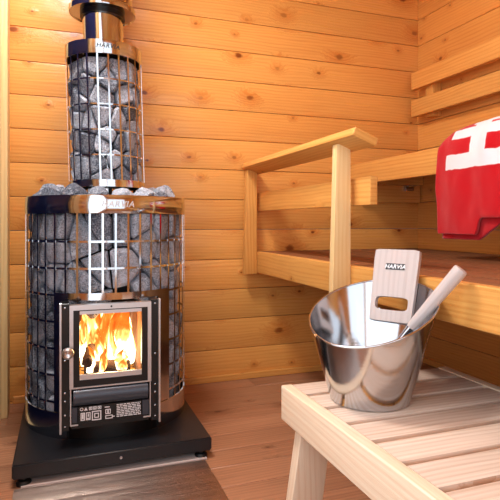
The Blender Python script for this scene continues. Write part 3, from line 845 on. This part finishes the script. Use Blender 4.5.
# ------------------------------------------------------------------ bucket
BC = onD(369.5, 398, (H - TZ) * F / 176.); BC.z = TZ
BX, BY = BC.x, BC.y
bz = TZ
PHI = math.radians(31); RB, SL = .093, .28
HM, HA = .207, .06
def rim_h(a): return HM + HA * math.cos(a - PHI)
bucket = empty('bucket', (BX, BY, bz), 'brushed steel sauna bucket with a slanted rim on the pale step bench', 'bucket')
SLOT = (.022, .0095)   # hand grip: half width, half height
slot_h = None
NA, NZ = 160, 44
bm = BM()
th = .0015
# centre of the hand grip along the wall
GH = .207
def wall_pt(a, h, inset=0.): 
    r = RB + SL * h - inset
    return Vector((BX + r * math.cos(a), BY + r * math.sin(a), bz + h))
outer, inner = [], []
for i in range(NA):
    a = 2 * PI * i / NA + PHI
    hh = rim_h(a)
    outer.append([bm.verts.new(wall_pt(a, .0008 + (hh - .0008) * j / NZ)) for j in range(NZ + 1)])
    inner.append([bm.verts.new(wall_pt(a, .003 + (hh - .003) * j / NZ, th)) for j in range(NZ + 1)])
def in_slot(i, j):
    a = 2 * PI * (i + .5) / NA; a = (a + PI) % (2 * PI) - PI
    h = rim_h(a + PHI) * (j + .5) / NZ; r = RB + SL * h
    x, z = a * r, h - GH
    dx = max(abs(x) - .036, 0); return math.hypot(dx, z) < .019
for i in range(NA):
    k = (i + 1) % NA
    for j in range(NZ):
        if in_slot(i, j): continue
        bm.faces.new((outer[i][j], outer[k][j], outer[k][j + 1], outer[i][j + 1])); bm.faces.new((inner[i][j], inner[i][j + 1], inner[k][j + 1], inner[k][j]))
    bm.faces.new((outer[i][NZ], outer[k][NZ], inner[k][NZ], inner[i][NZ]))
bm.faces.new([outer[i][0] for i in range(NA)][::-1]); bm.faces.new([inner[i][0] for i in range(NA)])
obj('shell', bm, M['brushed'], bucket, smooth=40)
bm = BM(); rings = []
for i in range(NA):
    a = 2 * PI * i / NA; c = wall_pt(a, rim_h(a), th / 2); rr = .0026
    er = Vector((math.cos(a), math.sin(a), 0))
    rings.append([bm.verts.new(c + er * rr * math.cos(t) + Vector((0, 0, rr * math.sin(t)))) for t in [2 * PI * q / 8 for q in range(8)]])
for i in range(NA):
    for q in range(8): bm.faces.new((rings[i][q], rings[(i + 1) % NA][q], rings[(i + 1) % NA][(q + 1) % 8], rings[i][(q + 1) % 8]))
obj('rolled_rim', bm, M['steel'], bucket, smooth=60)
# seam strip on the right of the wall
bm = BM(); sa = PHI - math.radians(85)
for i in range(2):
    pass
aa = [sa - .02, sa + .02]
V = [[bm.verts.new(wall_pt(a, h, -.0004)) for h in (.115, .15, rim_h(a) - .003)] for a in aa]
W = [[bm.verts.new(wall_pt(a, h, -.0012)) for h in (.115, .15, rim_h(a) - .003)] for a in aa]
for j in range(2):
    bm.faces.new((W[0][j], W[1][j], W[1][j + 1], W[0][j + 1]))
    bm.faces.new((V[0][j], W[0][j], W[0][j + 1], V[0][j + 1])); bm.faces.new((V[1][j], V[1][j + 1], W[1][j + 1], W[1][j]))
obj('seam', bm, M['steel'], bucket)
# wooden grip board with a slot, against the high back of the wall
er = Vector((math.cos(PHI), math.sin(PHI), 0)); tr = Vector((-er.y, er.x, 0))   # outwards, sideways
slope = math.atan(SL); upv = (Vector((0, 0, 1)) * math.cos(slope) + er * math.sin(slope)).normalized(); nrm = upv.cross(tr).normalized()
if nrm.dot(er) > 0: nrm = -nrm      # towards the inside of the bucket
gc = wall_pt(PHI, GH, .0098 + .0045)
def slot_board(hw_b, hw_t, zb, zt, sw, sh, t):
    bm = new_wood(); tb = bmesh.new()
    n = 48
    def outer_pt(k):
        t_ = 2 * PI * k / n; c, s = math.cos(t_), math.sin(t_)
        # superellipse-like rounded rectangle
        p = 26.; r = (abs(c) ** p + abs(s) ** p) ** (-1 / p)
        x, z = c * r, s * r
        zz = (zt + zb) / 2 + z * (zt - zb) / 2; f = (zz - zb) / (zt - zb)
        return x * (hw_b + (hw_t - hw_b) * f), zz
    def inner_pt(k):
        t_ = 2 * PI * k / n; c, s = math.cos(t_), math.sin(t_)
        p = 5.; r = (abs(c) ** p + abs(s) ** p) ** (-1 / p)
        return c * r * sw, s * r * sh
    L = {}
    for d in (0, 1):
        for nm, fn in (('o', outer_pt), ('i', inner_pt)):
            L[nm, d] = [tb.verts.new((fn(k)[0], d * t, fn(k)[1])) for k in range(n)]
    for k in range(n):
        m = (k + 1) % n
        tb.faces.new((L['o', 0][k], L['o', 0][m], L['i', 0][m], L['i', 0][k])); tb.faces.new((L['o', 1][k], L['i', 1][k], L['i', 1][m], L['o', 1][m]))
        tb.faces.new((L['o', 0][k], L['o', 1][k], L['o', 1][m], L['o', 0][m])); tb.faces.new((L['i', 0][k], L['i', 0][m], L['i', 1][m], L['i', 1][k]))
    mt = Matrix.Identity(4)
    for i, vv in enumerate((tr, nrm, upv)):
        for j in range(3): mt[j][i] = vv[j]
    mt.translation = gc
    return merge_board(bm, tb, 2, mtx=mt), mt
bmg, GM = slot_board(.056, .0615, -.046, .142, .044, .0172, .015)
grip = obj('grip_board', bmg, M['handle'], bucket, smooth=40, label='whitish wooden grip board with a hand slot')
def on_grip(px, pz, d): return GM @ Vector((px, .015 + d, pz))
bm = BM()
def gbox(bm, x0, x1, z0, z1, d0, d1):
    P = [bm.verts.new(on_grip(x, z, d)) for d in (d0, d1) for x, z in ((x0, z0), (x1, z0), (x1, z1), (x0, z1))]
    for q in ((0, 1, 2, 3), (7, 6, 5, 4), (0, 4, 5, 1), (1, 5, 6, 2), (2, 6, 7, 3), (3, 7, 4, 0)): bm.faces.new([P[i] for i in q])
fx = -1 if tr.dot(Vector((CY, -SY, 0))) < 0 else 1
gbox(bm, -.026, .026, .088, .104, .0001, .0012)
obj('name_plate', bm, M['ink'], grip, label='small black brand plate')
bm = text_bm('HARVIA', .0155, lambda x, y, d: on_grip(x * fx, .0955 + y, .0014 + d), .0002, .2, 1.05)
obj('lettering', bm, M['white'], grip, label='white brand lettering')

# ladle
def wood_rod(P, rad, n=24):
    """turned rod along the points P with radii rad"""
    bm = new_wood(); tb = bmesh.new()
    d = (P[-1] - P[0]).normalized(); Lq = (P[-1] - P[0]).length
    rg = []
    for p, r in zip(P, rad):
        s = (p - P[0]).dot(d)
        rg.append([tb.verts.new((r * math.cos(2 * PI * k / n), r * math.sin(2 * PI * k / n), s)) for k in range(n)])
    for a, b in zip(rg[:-1], rg[1:]):
        for k in range(n): tb.faces.new((a[k], a[(k + 1) % n], b[(k + 1) % n], b[k]))
    tb.faces.new(rg[0][::-1]); tb.faces.new(rg[-1])
    a = d.orthogonal().normalized(); b = d.cross(a); mt = Matrix.Identity(4)
    for i, vv in enumerate((a, b, d)):
        for j in range(3): mt[j][i] = vv[j]
    mt.translation = P[0]
    return merge_board(bm, tb, 2, mtx=mt)
A_, B_ = onD(461.5, 269, 1.17), onD(411, 327.5, 1.22)
Dv = (A_ - B_).normalized()
ladle = empty('ladle', onD(380, 360, 1.27), 'sauna ladle with whitish wooden handle leaning in the steel bucket', 'ladle')
ts = [0, .02, .1, .5, .9, .97, .99, 1]; rs = [.0105, .0115, .0125, .0145, .0160, .0162, .0155, .0135]
obj('grip', wood_rod([B_ + (A_ - B_) * q for q in ts], rs), M['handle'], ladle, smooth=40, label='whitish wooden handle')
E_ = B_ - Dv * .075
bm = BM(); tube(bm, B_ + Dv * .01, B_ - Dv * .02, .0105, .0085, 20); tube(bm, B_ - Dv * .02, E_, .0080, .006, 16); obj('stem', bm, M['steel'], ladle, smooth=40)
bm = BM(); bw = E_ + Vector((-.012, -.002, -.012)); rb = .026
prof = [(rb * math.cos(t_), rb * math.sin(t_)) for t_ in [-PI / 2 + PI / 2 * q / 10 + (.02 if q == 0 else 0) for q in range(11)]] + [((rb - .002) * math.cos(t_), (rb - .002) * math.sin(t_)) for t_ in [-PI / 2 * q / 10 - (-.02 if q == 10 else 0) for q in range(11)]]
lathe(bm, 0, 0, prof, 32); bmesh.ops.translate(bm, verts=bm.verts, vec=bw); obj('bowl', bm, M['steel'], ladle, smooth=50)

# ------------------------------------------------------------------ towel
def towel_sheet(y0, y1, zbot, off, top, seed, x_back=1.66):
    """a folded cloth laid over the bench edge: grid over (along bench, along the drape)"""
    ny, ns = 70, 90
    bm = BM(); uvl = bm.loops.layers.uv.new('UVMap'); G = []
    for i in range(ny + 1):
        q = i / ny; Y = y0 + (y1 - y0) * q
        far = max(0., (Y - (y1 - .22)) / .22)             # rounds off towards the far end
        tz = UZ + .004 + (top - UZ) * math.sqrt(max(0, 1 - far ** 2.2)) + .006 * noise.noise(Vector((Y * 9, seed, 0)))
        xf = UX - .012 - off + .012 * noise.noise(Vector((Y * 7, seed, 3)))
        path = [Vector((x_back, UZ + .006)), Vector((1.56, UZ + .35 * (tz - UZ))), Vector((1.50, UZ + .9 * (tz - UZ))), Vector((1.455, tz)), Vector((1.405, UZ + .86 * (tz - UZ))), Vector((xf + .012, UZ + .3 * (tz - UZ))), Vector((xf, UZ - .03)), Vector((xf - .004, .9)), Vector((xf - .002, .8)), Vector((xf + .004, zbot(Y)))]
        # smooth resample
        P = []
        for a in range(len(path) - 1):
            p0, p1, p2, p3 = path[max(a - 1, 0)], path[a], path[a + 1], path[min(a + 2, len(path) - 1)]
            for s in range(12):
                t_ = s / 12; P.append(.5 * ((2 * p1) + (p2 - p0) * t_ + (2 * p0 - 5 * p1 + 4 * p2 - p3) * t_ ** 2 + (3 * p1 - p0 - 3 * p2 + p3) * t_ ** 3))
        P.append(path[-1])
        L = [0]
        for a, b in zip(P[:-1], P[1:]): L.append(L[-1] + (b - a).length)
        row = []
        for j in range(ns + 1):
            d = L[-1] * j / ns; k = 0
            while k < len(L) - 2 and L[k + 1] < d: k += 1
            t_ = (d - L[k]) / max(1e-9, L[k + 1] - L[k]); p = P[k].lerp(P[k + 1], t_)
            w = noise.noise(Vector((Y * 11, p.y * 5, seed))) * .007 + noise.noise(Vector((Y * 26, p.y * 12, seed + 5))) * .003
            row.append((Vector((p.x - w, Y + .004 * noise.noise(Vector((p.y * 14, seed, 1))), p.y + (w * .5 if p.x > 1.42 else 0))), L[-1] - d))
        G.append(row)
    vs = [[bm.verts.new(p) for p, _ in r] for r in G]
    for i in range(ny):
        for j in range(ns):
            f = bm.faces.new((vs[i][j], vs[i + 1][j], vs[i + 1][j + 1], vs[i][j + 1])); f.smooth = True
            for lp_, (a, b) in zip(f.loops, ((i, j), (i + 1, j), (i + 1, j + 1), (i, j + 1))):
                p, s = G[a][b]
                lp_[uvl].uv = (p.y, zbot(p.y) + s)          # second coordinate: height measured along the cloth
    return bm
tw = empty('towel', (UX, 1.4, UZ), 'red towel with a white block figure draped over the high bench edge', 'towel')
def zb_out(Y):
    f = min(1, max(0, (Y - 1.435) / .03)); f = f * f * (3 - 2 * f)
    return .765 + (.705 - .765) * f
o = obj('outer_fold', towel_sheet(1.0, 1.664, zb_out, .022, 1.114, 1.), M['towel'], tw)
md = o.modifiers.new('thick', 'SOLIDIFY'); md.thickness = .014; md.offset = -1
md = o.modifiers.new('round', 'BEVEL'); md.width = .004; md.segments = 2; md.limit_method = 'ANGLE'; md.angle_limit = math.radians(60)
def zb_in(Y): return .685 + .06 * max(0, min(1, (1.47 - Y) / .1))
o2 = obj('inner_fold', towel_sheet(1.02, 1.65, zb_in, .0, 1.092, 2.), M['towel'], tw)
md = o2.modifiers.new('thick', 'SOLIDIFY'); md.thickness = .012; md.offset = -1

# ------------------------------------------------------------------ light
def area(name, loc, rot, sx, sy, power, col):
    l = bpy.data.lights.new(name, 'AREA'); l.shape = 'RECTANGLE'; l.size = sx; l.size_y = sy; l.energy = power; l.color = col
    o = link(bpy.data.objects.new(name, l)); o.location = loc; o.rotation_euler = rot; return o
wy = (WIN_L[0] + WIN_L[1]) / 2; wz = (WIN_L[2] + WIN_L[3]) / 2; wx = (WIN_F[0] + WIN_F[1]) / 2
area('added_window_light', (XL + .02, wy, wz), (0, -PI / 2, 0), WIN_L[3] - WIN_L[2] - .08, WIN_L[1] - WIN_L[0] - .08, 22, (.86, .94, 1))  # light of the added left window, out of view
area('added_window_light', (wx, YF + .02, wz), (PI / 2, 0, 0), WIN_F[1] - WIN_F[0] - .08, WIN_F[3] - WIN_F[2] - .08, 10, (.86, .94, 1))  # light of the added window behind the camera
area('added_lamp_light', (LX, LY, ZT - .045), (0, 0, 0), .36, .36, 27, (1, .97, .93))  # light of the added lamp, aimed at a paler back wall
fl_ = bpy.data.lights.new('fire_light', 'POINT'); fl_.energy = 4.; fl_.color = (1, .5, .18); fl_.shadow_soft_size = .04
fo = link(bpy.data.objects.new('fire_light', fl_)); fo.location = (DX, 1.80, .37)
w = bpy.data.worlds.new('world'); bpy.context.scene.world = w; w.use_nodes = True
nt = w.node_tree; bg = nt.nodes['Background']
sk = nt.nodes.new('ShaderNodeTexSky'); sk.sky_type = 'HOSEK_WILKIE'; nt.links.new(sk.outputs[0], bg.inputs[0]); bg.inputs[1].default_value = .6
vs = bpy.context.scene.view_settings
vs.view_transform = 'Standard'; vs.look = 'None'; vs.gamma = 1; vs.use_curve_mapping = False; vs.exposure = .22
